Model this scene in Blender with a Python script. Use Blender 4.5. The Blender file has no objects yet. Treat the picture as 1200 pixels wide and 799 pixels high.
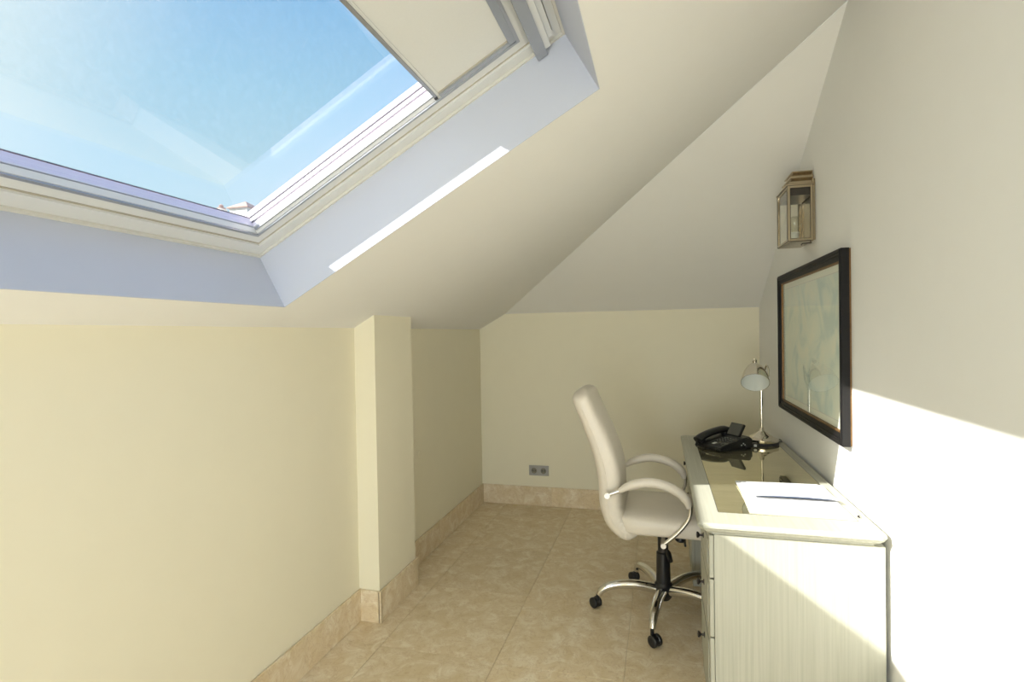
import bpy, bmesh, math, random
from mathutils import Vector, Matrix
random.seed(7)
S = bpy.context.scene
COL = S.collection
PI = math.pi

# ------------------------------------------------------------------ camera
F_PX, YAW, PITCH, ROLL, CAM_H = 639.77, 0.2652, -0.0130, 0.0168, 1.4258
cd = bpy.data.cameras.new('camera')
cd.sensor_fit = 'HORIZONTAL'
cd.sensor_width = 36.0
cd.lens = F_PX * 36.0 / 1200.0
cd.clip_start = 0.02
cd.clip_end = 300
cam = bpy.data.objects.new('camera', cd)
COL.objects.link(cam)
Rc = Matrix.Rotation(YAW, 3, 'Z') @ Matrix.Rotation(PITCH, 3, 'X') @ Matrix.Rotation(ROLL, 3, 'Y')
right, fwd, up = Rc @ Vector((1, 0, 0)), Rc @ Vector((0, 1, 0)), Rc @ Vector((0, 0, 1))
m4 = Matrix.Identity(4)
for i in range(3):
    m4[i][0], m4[i][1], m4[i][2] = right[i], up[i], -fwd[i]
m4[2][3] = CAM_H
cam.matrix_world = m4
S.camera = cam

# ------------------------------------------------------------------ light
SUN_DIR = Vector((1.0, 0.575, -0.71)).normalized()
SUN_POWER = 6.6
SKY_POWER = 0.62
BACK_FILL_POWER = 32.0
S.view_settings.view_transform = 'Standard'
S.view_settings.look = 'None'
S.view_settings.gamma = 1
S.view_settings.use_curve_mapping = False
S.view_settings.exposure = 1.05

w = bpy.data.worlds.new('sky')
S.world = w
w.use_nodes = True
nt = w.node_tree
nt.nodes.clear()
def N_(t, **k):
    n = nt.nodes.new(t)
    for a, b in k.items():
        setattr(n, a, b)
    return n
tc = N_('ShaderNodeTexCoord')
sep = N_('ShaderNodeSeparateXYZ')
nt.links.new(tc.outputs['Generated'], sep.inputs[0])
ramp = N_('ShaderNodeValToRGB')
cr = ramp.color_ramp
cr.elements[0].position = 0.0
cr.elements[0].color = (0.62, 0.80, 0.86, 1)
cr.elements[1].position = 1.0
cr.elements[1].color = (0.17, 0.40, 0.84, 1)
for p_, c_ in ((0.22, (0.52, 0.77, 0.88, 1)), (0.38, (0.34, 0.64, 0.86, 1)), (0.5, (0.23, 0.52, 0.83, 1))):
    e = cr.elements.new(p_)
    e.color = c_
nt.links.new(sep.outputs['Z'], ramp.inputs['Fac'])
# brighter haze round the sun
dot = N_('ShaderNodeVectorMath', operation='DOT_PRODUCT')
dot.inputs[1].default_value = -SUN_DIR
nt.links.new(tc.outputs['Generated'], dot.inputs[0])
glow = N_('ShaderNodeMapRange')
glow.inputs['From Min'].default_value = 0.40
glow.inputs['From Max'].default_value = 0.72
glow.interpolation_type = 'SMOOTHSTEP'
nt.links.new(dot.outputs['Value'], glow.inputs['Value'])
noi = N_('ShaderNodeTexNoise')
noi.inputs['Scale'].default_value = 3.0
noi.inputs['Detail'].default_value = 4
nt.links.new(tc.outputs['Generated'], noi.inputs['Vector'])
mulh = N_('ShaderNodeMath', operation='MULTIPLY')
mulh.inputs[1].default_value = 0.10
nt.links.new(noi.outputs['Fac'], mulh.inputs[0])
addh = N_('ShaderNodeMath', operation='ADD', use_clamp=True)
nt.links.new(glow.outputs['Result'], addh.inputs[0])
nt.links.new(mulh.outputs[0], addh.inputs[1])
mix = N_('ShaderNodeMix', data_type='RGBA')
mix.inputs['B'].default_value = (0.80, 0.95, 0.95, 1)
nt.links.new(addh.outputs[0], mix.inputs['Factor'])
nt.links.new(ramp.outputs['Color'], mix.inputs['A'])
bg = N_('ShaderNodeBackground')
bg.inputs['Strength'].default_value = SKY_POWER
nt.links.new(mix.outputs['Result'], bg.inputs['Color'])
out = N_('ShaderNodeOutputWorld')
nt.links.new(bg.outputs[0], out.inputs['Surface'])

sd = bpy.data.lights.new('sun', 'SUN')
sd.energy = SUN_POWER
sd.angle = math.radians(0.6)
sd.color = (1.0, 0.975, 0.93)
sun = bpy.data.objects.new('sun', sd)
COL.objects.link(sun)
sun.rotation_euler = SUN_DIR.to_track_quat('-Z', 'Y').to_euler()

# added fill light behind the camera, outside an added opening in the back wall
BACK_Y = -2.2
ad = bpy.data.lights.new('back_fill_light', 'AREA')
ad.shape = 'RECTANGLE'
ad.size, ad.size_y = 1.5, 1.45
ad.energy = BACK_FILL_POWER
ad.color = (0.86, 0.94, 1.0)
al = bpy.data.objects.new('back_fill_light', ad)
COL.objects.link(al)
al.location = (-0.45, BACK_Y - 0.16, 0.80)
al.rotation_euler = Vector((0, 1, 0)).to_track_quat('-Z', 'Z').to_euler()

# ------------------------------------------------------------------ materials
def lin(c):
    return tuple(((v / 255) / 12.92 if v / 255 <= 0.04045 else ((v / 255 + 0.055) / 1.055) ** 2.4) for v in c) + (1,)
def new_mat(name):
    m = bpy.data.materials.new(name)
    m.use_nodes = True
    b = m.node_tree.nodes['Principled BSDF']
    return m, m.node_tree, b
def setp(b, **k):
    for a, v in k.items():
        b.inputs[a.replace('_', ' ')].default_value = v
def plain(name, col, rough=0.5, metal=0.0, var=0.06, scale=30, bump=0.0, **k):
    """principled with a faint procedural mottling of the base colour"""
    m, t, b = new_mat(name)
    tc = t.nodes.new('ShaderNodeTexCoord')
    n = t.nodes.new('ShaderNodeTexNoise')
    n.inputs['Scale'].default_value = scale
    n.inputs['Detail'].default_value = 3
    t.links.new(tc.outputs['Object'], n.inputs['Vector'])
    mx = t.nodes.new('ShaderNodeMix')
    mx.data_type = 'RGBA'
    c = Vector(col[:3])
    mx.inputs['A'].default_value = (*(c * (1 - var)), 1)
    mx.inputs['B'].default_value = (*[min(1, v) for v in c * (1 + var)], 1)
    t.links.new(n.outputs['Fac'], mx.inputs['Factor'])
    t.links.new(mx.outputs['Result'], b.inputs['Base Color'])
    b.inputs['Roughness'].default_value = rough
    b.inputs['Metallic'].default_value = metal
    if bump:
        bp = t.nodes.new('ShaderNodeBump')
        bp.inputs['Strength'].default_value = bump
        bp.inputs['Distance'].default_value = 0.002
        t.links.new(n.outputs['Fac'], bp.inputs['Height'])
        t.links.new(bp.outputs['Normal'], b.inputs['Normal'])
    for a, v in k.items():
        b.inputs[a].default_value = v
    return m

M = {}
M['wall_white'] = plain('right_wall_plaster', (0.88, 0.87, 0.83), 0.85, var=0.01, scale=9, bump=0.04)
M['wall'] = plain('cream_plaster', (0.91, 0.845, 0.645), 0.85, var=0.012, scale=9, bump=0.05)
M['ceiling'] = plain('pale_plaster', (0.90, 0.88, 0.83), 0.85, var=0.01, scale=9, bump=0.04)
M['white_paint'] = plain('white_lacquer', (0.78, 0.78, 0.75), 0.35, var=0.01, scale=12)
M['trim_cream'] = plain('cream_lacquer', (0.74, 0.72, 0.64), 0.4, var=0.01)
M['alu'] = plain('brushed_aluminium', (0.46, 0.47, 0.49), 0.38, 0.75, var=0.03, scale=40)
M['alu_grey'] = plain('grey_painted_bar', (0.38, 0.40, 0.44), 0.4, 0.3, var=0.02)
M['cladding'] = plain('lavender_grey_cladding', (0.66, 0.65, 0.72), 0.35, 0.1, var=0.02)
M['cladding_pink'] = plain('pinkish_outer_cladding', (0.50, 0.42, 0.54), 0.5, var=0.03)
M['cladding_white'] = plain('white_outer_cladding', (0.90, 0.88, 0.90), 0.4, var=0.01)
M['groove'] = plain('groove_tan', (0.52, 0.47, 0.38), 0.7)  # tan strips in the frame groove and along the blind rails
M['reveal'] = plain('sky_tinted_reveal', (0.60, 0.63, 0.715), 0.8, var=0.01, scale=9)  # bluish sky light tinted into the reveal colour
M['gasket'] = plain('black_rubber', (0.02, 0.022, 0.028), 0.5, var=0.1)
M['blind'] = plain('cream_blind_fabric', (0.78, 0.775, 0.735), 0.8, var=0.02, scale=150, bump=0.08)
M['chrome'] = plain('chrome', (0.78, 0.77, 0.75), 0.10, 1.0, var=0.01)
M['nickel'] = plain('brushed_nickel', (0.80, 0.75, 0.66), 0.16, 1.0, var=0.03, scale=60)
M['lantern'] = plain('aged_nickel', (0.50, 0.42, 0.30), 0.22, 1.0, var=0.08, scale=25)
M['plastic'] = plain('black_plastic', (0.012, 0.012, 0.013), 0.38, var=0.1)
M['phone'] = plain('phone_black_plastic', (0.010, 0.010, 0.010), 0.3, var=0.1)
M['phone_grey'] = plain('phone_dark_grey', (0.05, 0.05, 0.045), 0.35, var=0.1)
M['screen'] = plain('grey_display', (0.10, 0.10, 0.085), 0.15, var=0.03)
M['print_grey'] = plain('pale_grey_print', (0.62, 0.62, 0.58), 0.5)
M['leather'] = plain('cream_leather', (0.80, 0.725, 0.61), 0.42, var=0.03, scale=60, bump=0.12)
M['leather_arm'] = plain('cream_armrest_leather', (0.78, 0.71, 0.60), 0.4, var=0.02, scale=60, bump=0.1)
M['knob'] = plain('dark_bronze', (0.06, 0.05, 0.045), 0.35, 0.8, var=0.1)
M['socket'] = plain('silver_grey_plastic', (0.40, 0.39, 0.37), 0.35, 0.4, var=0.04)
M['socket_dark'] = plain('socket_recess_grey', (0.20, 0.19, 0.15), 0.5, var=0.05)
M['frame_black'] = plain('black_frame_lacquer', (0.010, 0.009, 0.009), 0.5, var=0.3, scale=60, **{'Specular IOR Level': 0.25})
M['gold'] = plain('worn_gilt', (0.22, 0.12, 0.045), 0.45, 0.5, var=0.35, scale=70)
M['mat_board'] = plain('pale_mount_board', (0.84, 0.86, 0.76), 0.8, var=0.02)
M['paper'] = plain('white_paper', (0.72, 0.72, 0.73), 0.6, var=0.01)
M['paper_ink'] = plain('blue_ink', (0.25, 0.42, 0.62), 0.6, var=0.15, scale=200)
M['paper_shadow'] = plain('painted_edge_shadow', (0.02, 0.05, 0.13), 0.6, var=0.2)  # dark tone for the painted shadow of the curled sheet edge
M['shade_in'] = plain('white_enamel', (0.84, 0.85, 0.78), 0.35, var=0.01)
M['house'] = plain('far_white_render', (0.74, 0.74, 0.70), 0.9, var=0.05, scale=2)
M['rooftile'] = plain('terracotta', (0.48, 0.32, 0.26), 0.8, var=0.25, scale=6)
M['ground'] = plain('dry_earth', (0.30, 0.27, 0.2), 0.9, var=0.2, scale=0.5)

def travertine(name, seed, tint=1.0):
    m, t, b = new_mat(name)
    tc = t.nodes.new('ShaderNodeTexCoord')
    g = t.nodes.new('ShaderNodeNewGeometry')
    mp = t.nodes.new('ShaderNodeMapping')
    mp.inputs['Location'].default_value = (seed * 3.1, seed * 1.7, 0)
    mp.inputs['Scale'].default_value = (1.0, 1.0, 1.0)
    t.links.new(g.outputs['Position'], mp.inputs['Vector'])
    n1 = t.nodes.new('ShaderNodeTexNoise')
    n1.inputs['Scale'].default_value = 12.0
    n1.inputs['Detail'].default_value = 9
    n1.inputs['Roughness'].default_value = 0.62
    n1.inputs['Distortion'].default_value = 0.9
    t.links.new(mp.outputs[0], n1.inputs['Vector'])
    r = t.nodes.new('ShaderNodeValToRGB')
    e = r.color_ramp.elements
    e[0].position, e[0].color = 0.34, (0.74 * tint, 0.59 * tint, 0.36 * tint, 1)
    e[1].position, e[1].color = 0.66, (0.90 * tint, 0.79 * tint, 0.60 * tint, 1)
    k = e.new(0.5)
    k.color = (0.79 * tint, 0.65 * tint, 0.44 * tint, 1)
    t.links.new(n1.outputs['Fac'], r.inputs['Fac'])
    n2 = t.nodes.new('ShaderNodeTexNoise')
    n2.inputs['Scale'].default_value = 14
    n2.inputs['Detail'].default_value = 6
    n2.inputs['Distortion'].default_value = 2.2
    t.links.new(mp.outputs[0], n2.inputs['Vector'])
    r2 = t.nodes.new('ShaderNodeValToRGB')
    e2 = r2.color_ramp.elements
    e2[0].position, e2[0].color = 0.49, (0, 0, 0, 1)
    e2[1].position, e2[1].color = 0.52, (1, 1, 1, 1)
    k = e2.new(0.55)
    k.color = (0, 0, 0, 1)
    t.links.new(n2.outputs['Fac'], r2.inputs['Fac'])
    mm = t.nodes.new('ShaderNodeMath')
    mm.operation = 'MULTIPLY'
    mm.inputs[1].default_value = 0.35
    t.links.new(r2.outputs['Color'], mm.inputs[0])
    mx = t.nodes.new('ShaderNodeMix')
    mx.data_type = 'RGBA'
    mx.inputs['B'].default_value = (0.52, 0.33, 0.15, 1)
    t.links.new(mm.outputs[0], mx.inputs['Factor'])
    t.links.new(r.outputs['Color'], mx.inputs['A'])
    t.links.new(mx.outputs['Result'], b.inputs['Base Color'])
    b.inputs['Roughness'].default_value = 0.45
    bp = t.nodes.new('ShaderNodeBump')
    bp.inputs['Strength'].default_value = 0.06
    bp.inputs['Distance'].default_value = 0.002
    t.links.new(n1.outputs['Fac'], bp.inputs['Height'])
    t.links.new(bp.outputs['Normal'], b.inputs['Normal'])
    return m
TRAV = [travertine('travertine_a', 0), travertine('travertine_b', 1.7, 1.03), travertine('travertine_c', 4.4, 0.97)]
TRAV_SK = [travertine('travertine_skirting_a', 9, 1.0), travertine('travertine_skirting_b', 12, 1.05)]
M['grout'] = plain('beige_grout', (0.74, 0.64, 0.47), 0.9, var=0.05)

def limed_wood(name, along, a=(0.50, 0.49, 0.40), c=(0.42, 0.415, 0.33)):
    """white-washed oak: fine streaks along one axis"""
    m, t, b = new_mat(name)
    g = t.nodes.new('ShaderNodeNewGeometry')
    mp = t.nodes.new('ShaderNodeMapping')
    sc = [110, 110, 110]
    sc['XYZ'.index(along)] = 2.2
    mp.inputs['Scale'].default_value = sc
    t.links.new(g.outputs['Position'], mp.inputs['Vector'])
    n = t.nodes.new('ShaderNodeTexNoise')
    n.inputs['Scale'].default_value = 1.0
    n.inputs['Detail'].default_value = 5
    n.inputs['Roughness'].default_value = 0.6
    t.links.new(mp.outputs[0], n.inputs['Vector'])
    r = t.nodes.new('ShaderNodeValToRGB')
    e = r.color_ramp.elements
    e[0].position, e[0].color = 0.28, (*c, 1)
    e[1].position, e[1].color = 0.62, (*a, 1)
    t.links.new(n.outputs['Fac'], r.inputs['Fac'])
    t.links.new(r.outputs['Color'], b.inputs['Base Color'])
    b.inputs['Roughness'].default_value = 0.5
    bp = t.nodes.new('ShaderNodeBump')
    bp.inputs['Strength'].default_value = 0.15
    bp.inputs['Distance'].default_value = 0.001
    t.links.new(n.outputs['Fac'], bp.inputs['Height'])
    t.links.new(bp.outputs['Normal'], b.inputs['Normal'])
    return m
M['oak_v'] = limed_wood('limed_oak_upright', 'Z')
M['oak_h'] = limed_wood('limed_oak_lengthwise', 'Y')
M['oak_x'] = limed_wood('limed_oak_crosswise', 'X')
M['oak_dark'] = plain('shaded_oak_back', (0.42, 0.40, 0.30), 0.6)

def pane_mat(name, tint=(1, 1, 1), boost=1.0, ior=1.5, rough=0.0, col=(1, 1, 1)):
    """clear pane: transparency plus a Fresnel mirror coat"""
    m = bpy.data.materials.new(name)
    m.use_nodes = True
    t = m.node_tree
    t.nodes.clear()
    # Schlick reflectance from the facing angle (the same from both sides of the pane)
    lw = t.nodes.new('ShaderNodeLayerWeight')
    lw.inputs['Blend'].default_value = 0.5
    pw = t.nodes.new('ShaderNodeMath')
    pw.operation = 'POWER'
    pw.inputs[1].default_value = 5.0
    t.links.new(lw.outputs['Facing'], pw.inputs[0])
    f0 = ((ior - 1) / (ior + 1)) ** 2 * boost
    mu = t.nodes.new('ShaderNodeMath')
    mu.operation = 'MULTIPLY_ADD'
    mu.use_clamp = True
    mu.inputs[1].default_value = 1 - f0
    mu.inputs[2].default_value = f0
    t.links.new(pw.outputs[0], mu.inputs[0])
    tr = t.nodes.new('ShaderNodeBsdfTransparent')
    tr.inputs[0].default_value = (*tint, 1)
    gl = t.nodes.new('ShaderNodeBsdfGlossy')
    gl.inputs['Roughness'].default_value = rough
    gl.inputs['Color'].default_value = (*col, 1)
    ms = t.nodes.new('ShaderNodeMixShader')
    t.links.new(mu.outputs[0], ms.inputs[0])
    t.links.new(tr.outputs[0], ms.inputs[1])
    t.links.new(gl.outputs[0], ms.inputs[2])
    o = t.nodes.new('ShaderNodeOutputMaterial')
    t.links.new(ms.outputs[0], o.inputs['Surface'])
    return m
M['pane'] = pane_mat('window_pane_glass', (0.98, 0.99, 0.99), 1.4, 1.5)
M['pane_outer'] = pane_mat('coated_pane_glass', (0.98, 0.99, 0.99), 4.8, 1.5, col=(1.0, 0.72, 0.98))
M['lantern_glass'] = pane_mat('lantern_glass', (0.95, 0.95, 0.9), 1.0, 1.45)
M['bulb_glass'] = pane_mat('bulb_glass', (0.92, 0.92, 0.88), 3.0, 1.5, rough=0.05)
M['picture_glass'] = pane_mat('picture_glass', (0.98, 0.99, 0.97), 0.6, 1.45)
M['desk_glass'] = None
m, t, b = new_mat('smoked_desk_glass')
n = t.nodes.new('ShaderNodeTexNoise')
n.inputs['Scale'].default_value = 1.0
mp = t.nodes.new('ShaderNodeMapping')
mp.inputs['Scale'].default_value = (6, 30, 6)
g = t.nodes.new('ShaderNodeNewGeometry')
t.links.new(g.outputs['Position'], mp.inputs[0])
t.links.new(mp.outputs[0], n.inputs['Vector'])
r = t.nodes.new('ShaderNodeValToRGB')
r.color_ramp.elements[0].position, r.color_ramp.elements[0].color = 0.35, (0.66, 0.60, 0.37, 1)
r.color_ramp.elements[1].position, r.color_ramp.elements[1].color = 0.75, (0.76, 0.70, 0.46, 1)
t.links.new(n.outputs['Fac'], r.inputs['Fac'])
t.links.new(r.outputs['Color'], b.inputs['Base Color'])
setp(b, Roughness=0.012, IOR=1.8, Metallic=0.85)
M['desk_glass'] = m

# art behind the picture glass: a faded pale blue-green print
m, t, b = new_mat('faded_print')
g = t.nodes.new('ShaderNodeTexCoord')
n1 = t.nodes.new('ShaderNodeTexNoise')
n1.inputs['Scale'].default_value = 4.5
n1.inputs['Detail'].default_value = 6
n1.inputs['Distortion'].default_value = 1.2
t.links.new(g.outputs['Object'], n1.inputs['Vector'])
r = t.nodes.new('ShaderNodeValToRGB')
e = r.color_ramp.elements
e[0].position, e[0].color = 0.36, (0.58, 0.70, 0.66, 1)
e[1].position, e[1].color = 0.66, (0.84, 0.86, 0.74, 1)
k = e.new(0.5)
k.color = (0.76, 0.83, 0.74, 1)
t.links.new(n1.outputs['Fac'], r.inputs['Fac'])
t.links.new(r.outputs['Color'], b.inputs['Base Color'])
b.inputs['Roughness'].default_value = 0.7
M['art'] = m

# ------------------------------------------------------------------ mesh helpers
def obj(name, bm, mat, parent=None, smooth=False, loc=None):
    me = bpy.data.meshes.new(name)
    bmesh.ops.recalc_face_normals(bm, faces=bm.faces)
    if smooth:
        for f in bm.faces:
            f.smooth = True
        for e in bm.edges:
            if len(e.link_faces) == 2 and e.calc_face_angle(0) > 0.65:
                e.smooth = False
    if loc is not None:
        bmesh.ops.translate(bm, verts=bm.verts, vec=-Vector(loc))
    bm.to_mesh(me)
    bm.free()
    me.materials.append(mat)
    o = bpy.data.objects.new(name, me)
    COL.objects.link(o)
    if loc is not None:
        o.location = loc
    if parent:
        o.parent = parent
        o.matrix_parent_inverse = Matrix.Identity(4)
        if parent.type == 'EMPTY' or parent.location.length > 0:
            # mesh coordinates are world ones: undo the parent's placement
            o.matrix_parent_inverse = world_of(parent).inverted()
    return o
def world_of(o):
    mw = Matrix.LocRotScale(o.location, o.rotation_euler, o.scale)
    if o.parent:
        return world_of(o.parent) @ o.matrix_parent_inverse @ mw
    return mw
def thing(name, label, cat, loc, group=None):
    o = bpy.data.objects.new(name, None)
    COL.objects.link(o)
    o.empty_display_size = 0.05
    o.location = loc
    o['label'] = label
    o['category'] = cat
    if group:
        o['group'] = group
    return o
def tag(o, label, cat, group=None):
    o['label'] = label
    o['category'] = cat
    if group:
        o['group'] = group
    return o
def struct(o):
    o['kind'] = 'structure'
    return o
def box(bm, x0, x1, y0, y1, z0, z1, bev=0.0, seg=2):
    vs = bmesh.ops.create_cube(bm, size=1)['verts']
    for v in vs:
        v.co = Vector((x0 + (v.co.x + .5) * (x1 - x0), y0 + (v.co.y + .5) * (y1 - y0), z0 + (v.co.z + .5) * (z1 - z0)))
    if bev:
        es = list({e for v in vs for e in v.link_edges})
        bmesh.ops.bevel(bm, geom=es, offset=bev, segments=seg, affect='EDGES', profile=0.5)
    return vs
def boxo(name, b6, mat, parent=None, bev=0.0, seg=2, smooth=False):
    bm = bmesh.new()
    box(bm, *b6, bev, seg)
    return obj(name, bm, mat, parent, smooth)
def frame_of(d):
    d = Vector(d).normalized()
    a = Vector((0, 0, 1)) if abs(d.z) < 0.9 else Vector((1, 0, 0))
    u = d.cross(a).normalized()
    return u, u.cross(d).normalized()
def tube(bm, pts, rads, seg=12, cap=True, flat=None):
    """sweep along points, radius per point; flat=(ru, rv) scales the cross-section"""
    pts = [Vector(p) for p in pts]
    if not hasattr(rads, '__len__'):
        rads = [rads] * len(pts)
    rings = []
    u = None
    for i, p in enumerate(pts):
        d = (pts[min(i + 1, len(pts) - 1)] - pts[max(i - 1, 0)]).normalized()
        if u is None:
            u, v = frame_of(d)
        else:
            u = (u - d * u.dot(d)).normalized()
            v = u.cross(d).normalized()
        fu, fv = flat or (1, 1)
        rings.append([bm.verts.new(p + rads[i] * (u * math.cos(a) * fu + v * math.sin(a) * fv))
                      for a in [2 * PI * k / seg for k in range(seg)]])
    for a, b in zip(rings, rings[1:]):
        for k in range(seg):
            bm.faces.new((a[k], a[(k + 1) % seg], b[(k + 1) % seg], b[k]))
    if cap:
        bm.faces.new(rings[0][::-1])
        bm.faces.new(rings[-1])
def lathe(bm, prof, org, axis=(0, 0, 1), seg=32, cap=True):
    """profile of (radius, height along axis)"""
    a = Vector(axis).normalized()
    u, v = frame_of(a)
    org = Vector(org)
    rings = []
    for r_, h in prof:
        if r_ < 1e-6:
            rings.append([bm.verts.new(org + a * h)])
        else:
            rings.append([bm.verts.new(org + a * h + r_ * (u * math.cos(t_) + v * math.sin(t_)))
                          for t_ in [2 * PI * k / seg for k in range(seg)]])
    for p, q in zip(rings, rings[1:]):
        for k in range(seg):
            k2 = (k + 1) % seg
            if len(p) == 1 and len(q) == 1:
                continue
            if len(p) == 1:
                bm.faces.new((p[0], q[k2], q[k]))
            elif len(q) == 1:
                bm.faces.new((p[k], p[k2], q[0]))
            else:
                bm.faces.new((p[k], p[k2], q[k2], q[k]))
    if cap:
        for rg in (rings[0], rings[-1]):
            if len(rg) > 2:
                bm.faces.new(rg)
def prism(bm, poly, vec):
    """closed prism: polygon (3-D points) pushed along vec"""
    vec = Vector(vec)
    a = [bm.verts.new(Vector(p)) for p in poly]
    b = [bm.verts.new(Vector(p) + vec) for p in poly]
    bm.faces.new(a[::-1])
    bm.faces.new(b)
    n = len(poly)
    for i in range(n):
        bm.faces.new((a[i], a[(i + 1) % n], b[(i + 1) % n], b[i]))
def spline(pts, n=8):
    """Catmull-Rom through the points"""
    P = [Vector(p) for p in pts]
    P = [P[0] * 2 - P[1]] + P + [P[-1] * 2 - P[-2]]
    o = []
    for i in range(1, len(P) - 2):
        for k in range(n):
            t_ = k / n
            a, b_, c, d = P[i - 1:i + 3]
            o.append(0.5 * ((2 * b_) + (c - a) * t_ + (2 * a - 5 * b_ + 4 * c - d) * t_ ** 2 + (3 * b_ - a - 3 * c + d) * t_ ** 3))
    o.append(P[-2])
    return o

# ------------------------------------------------------------------ room shell
XL, XR, YF = -1.4785, 0.7126, 4.4057
ZL, ZF, T = 1.4684, 1.5937, 0.5555
TH = math.atan(T)
SU = Vector((math.cos(TH), 0, math.sin(TH)))       # up the left slope
SN = Vector((-math.sin(TH), 0, math.cos(TH)))      # outwards through the roof
SO = Vector((XL, 0, ZL))
def W(s, y, n=0.0):
    return SO + SU * s + Vector((0, y, 0)) + SN * n
def zc(x):
    return ZL + T * (x - XL)
s_of_x = lambda x: (x - XL) / math.cos(TH)
WS0, WS1, WY0, WY1 = 0.146, 1.492, 0.05, 1.746     # roof window reveal
RD = 0.225                                         # reveal depth
HIPX, YHIP, ZHIP = XL + (ZF - ZL) / T, 2.385, zc(XR)
sR, sH = s_of_x(XR), s_of_x(HIPX)

bm = bmesh.new()
box(bm, XL - .2, XR + .2, BACK_Y - .1, YF + .2, -0.2, -0.004)
floor = struct(obj('floor', bm, M['grout']))
# travertine slabs
tx = [XL, -1.262, -0.712, -0.162, 0.388, XR]
ty = [BACK_Y, -1.43, -0.82, -0.205, 0.41, 1.02, 1.635, 2.245, 2.86, 3.472, 4.085, YF]
k = 0
for i in range(len(tx) - 1):
    for j in range(len(ty) - 1):
        bm = bmesh.new()
        g_ = 0.0008
        z1 = random.uniform(-0.0006, 0.0)
        box(bm, tx[i] + g_, tx[i + 1] - g_, ty[j] + g_, ty[j + 1] - g_, -0.012, z1, 0.0008, 1)
        obj('tile', bm, TRAV[(i * 2 + j * 3 + (i * j) % 2) % 3], floor)

TW = 0.2
bm = bmesh.new()
box(bm, XL - TW, XL, BACK_Y, YF + TW, -0.012, ZL)
wl = struct(obj('wall_left', bm, M['wall']))
bm = bmesh.new()
prism(bm, [(XL, YF, -.012), (XR, YF, -.012), (XR, YF, ZF), (HIPX, YF, ZF), (XL, YF, ZL)], (0, TW, 0))
wf = struct(obj('wall_far', bm, M['wall']))
zfar = lambda y: ZF + (ZHIP - ZF) * (YF - y) / (YF - YHIP)
bm = bmesh.new()
prism(bm, [(XR, BACK_Y, -.012), (XR, YF + TW, -.012), (XR, YF + TW, ZF), (XR, YF, ZF), (XR, YHIP, ZHIP), (XR, BACK_Y, ZHIP)], (TW, 0, 0))
wr = struct(obj('wall_right', bm, M['wall_white']))
# back wall, its opening added to let the fill light in
bm = bmesh.new()
ox0, ox1, oz0, oz1 = -1.2, 0.3, 0.06, 1.78
oz1 = 1.60
def bw(poly):
    prism(bm, [(x, BACK_Y, z) for x, z in poly], (0, -0.14, 0))
bw([(XL, -.012), (ox0, -.012), (ox0, zc(ox0)), (XL, ZL)])
bw([(ox0, -.012), (ox1, -.012), (ox1, oz0), (ox0, oz0)])
bw([(ox0, oz1), (ox1, oz1), (ox1, zc(ox1)), (ox0, zc(ox0))] if oz1 < zc(ox0) else [(ox0, zc(ox0)), (ox0 + (oz1 - zc(ox0)) / T, oz1), (ox1, oz1), (ox1, zc(ox1))])
bw([(ox1, -.012), (XR, -.012), (XR, zc(XR)), (ox1, zc(ox1))])
wb = struct(obj('wall_back', bm, M['wall']))
wn2 = bpy.data.objects.new('added_back_window', None)  # unseen window, added as the frame for the fill light
COL.objects.link(wn2)
struct(wn2)
wn2.location = (0, BACK_Y, 0)
bm = bmesh.new()
for a, b_, c, d in ((ox0, ox0 + .06, oz0, oz1), (ox1 - .06, ox1, oz0, oz1), ((ox0 + ox1) / 2 - .04, (ox0 + ox1) / 2 + .04, oz0, oz1), (ox0, ox1, oz0, oz0 + .06), (ox0, ox1, oz1 - .06, oz1)):
    box(bm, a, b_, BACK_Y - .10, BACK_Y - .05, c, d)
obj('window_frame', bm, M['white_paint'], wn2)

# left sloping ceiling (with the opening) and the far slope beyond the hip
bm = bmesh.new()
def sl(poly):
    prism(bm, [W(s, y) for s, y in poly], SN * RD)
e_ = -0.0
sl([(e_, BACK_Y - .14), (sR + .1, BACK_Y - .14), (sR + .1, WY0), (e_, WY0)])
sl([(e_, WY0), (WS0, WY0), (WS0, WY1), (e_, WY1)])
sl([(WS1, WY0), (sR + .1, WY0), (sR + .1, WY1), (WS1, WY1)])
# beyond the window the slope ends on the hip line
yend = YHIP - (0.1 * math.cos(TH)) * (YF - YHIP) / (XR - HIPX)
sl([(e_, WY1), (sR + .1, WY1), (sR + .1, yend), (sH, YF), (e_, YF)])
ceil = struct(obj('ceiling', bm, M['ceiling']))
bm = bmesh.new()
FN = Vector((0, ZHIP - ZF, YF - YHIP)).normalized()
A = [(HIPX, YF, ZF), (XR + .09, YF, ZF), (XR + .09, YHIP - .09, zfar(YHIP - .09))]
prism(bm, A, FN * 0.2)
struct(obj('ceiling', bm, M['ceiling']))

# pillar against the left wall
PX, PY0, PY1 = -1.366, 2.432, 2.845
bm = bmesh.new()
prism(bm, [(XL, PY0, -.012), (PX, PY0, -.012), (PX, PY0, zc(PX)), (XL, PY0, ZL)], (0, PY1 - PY0, 0))
struct(obj('pillar', bm, M['wall']))

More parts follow.
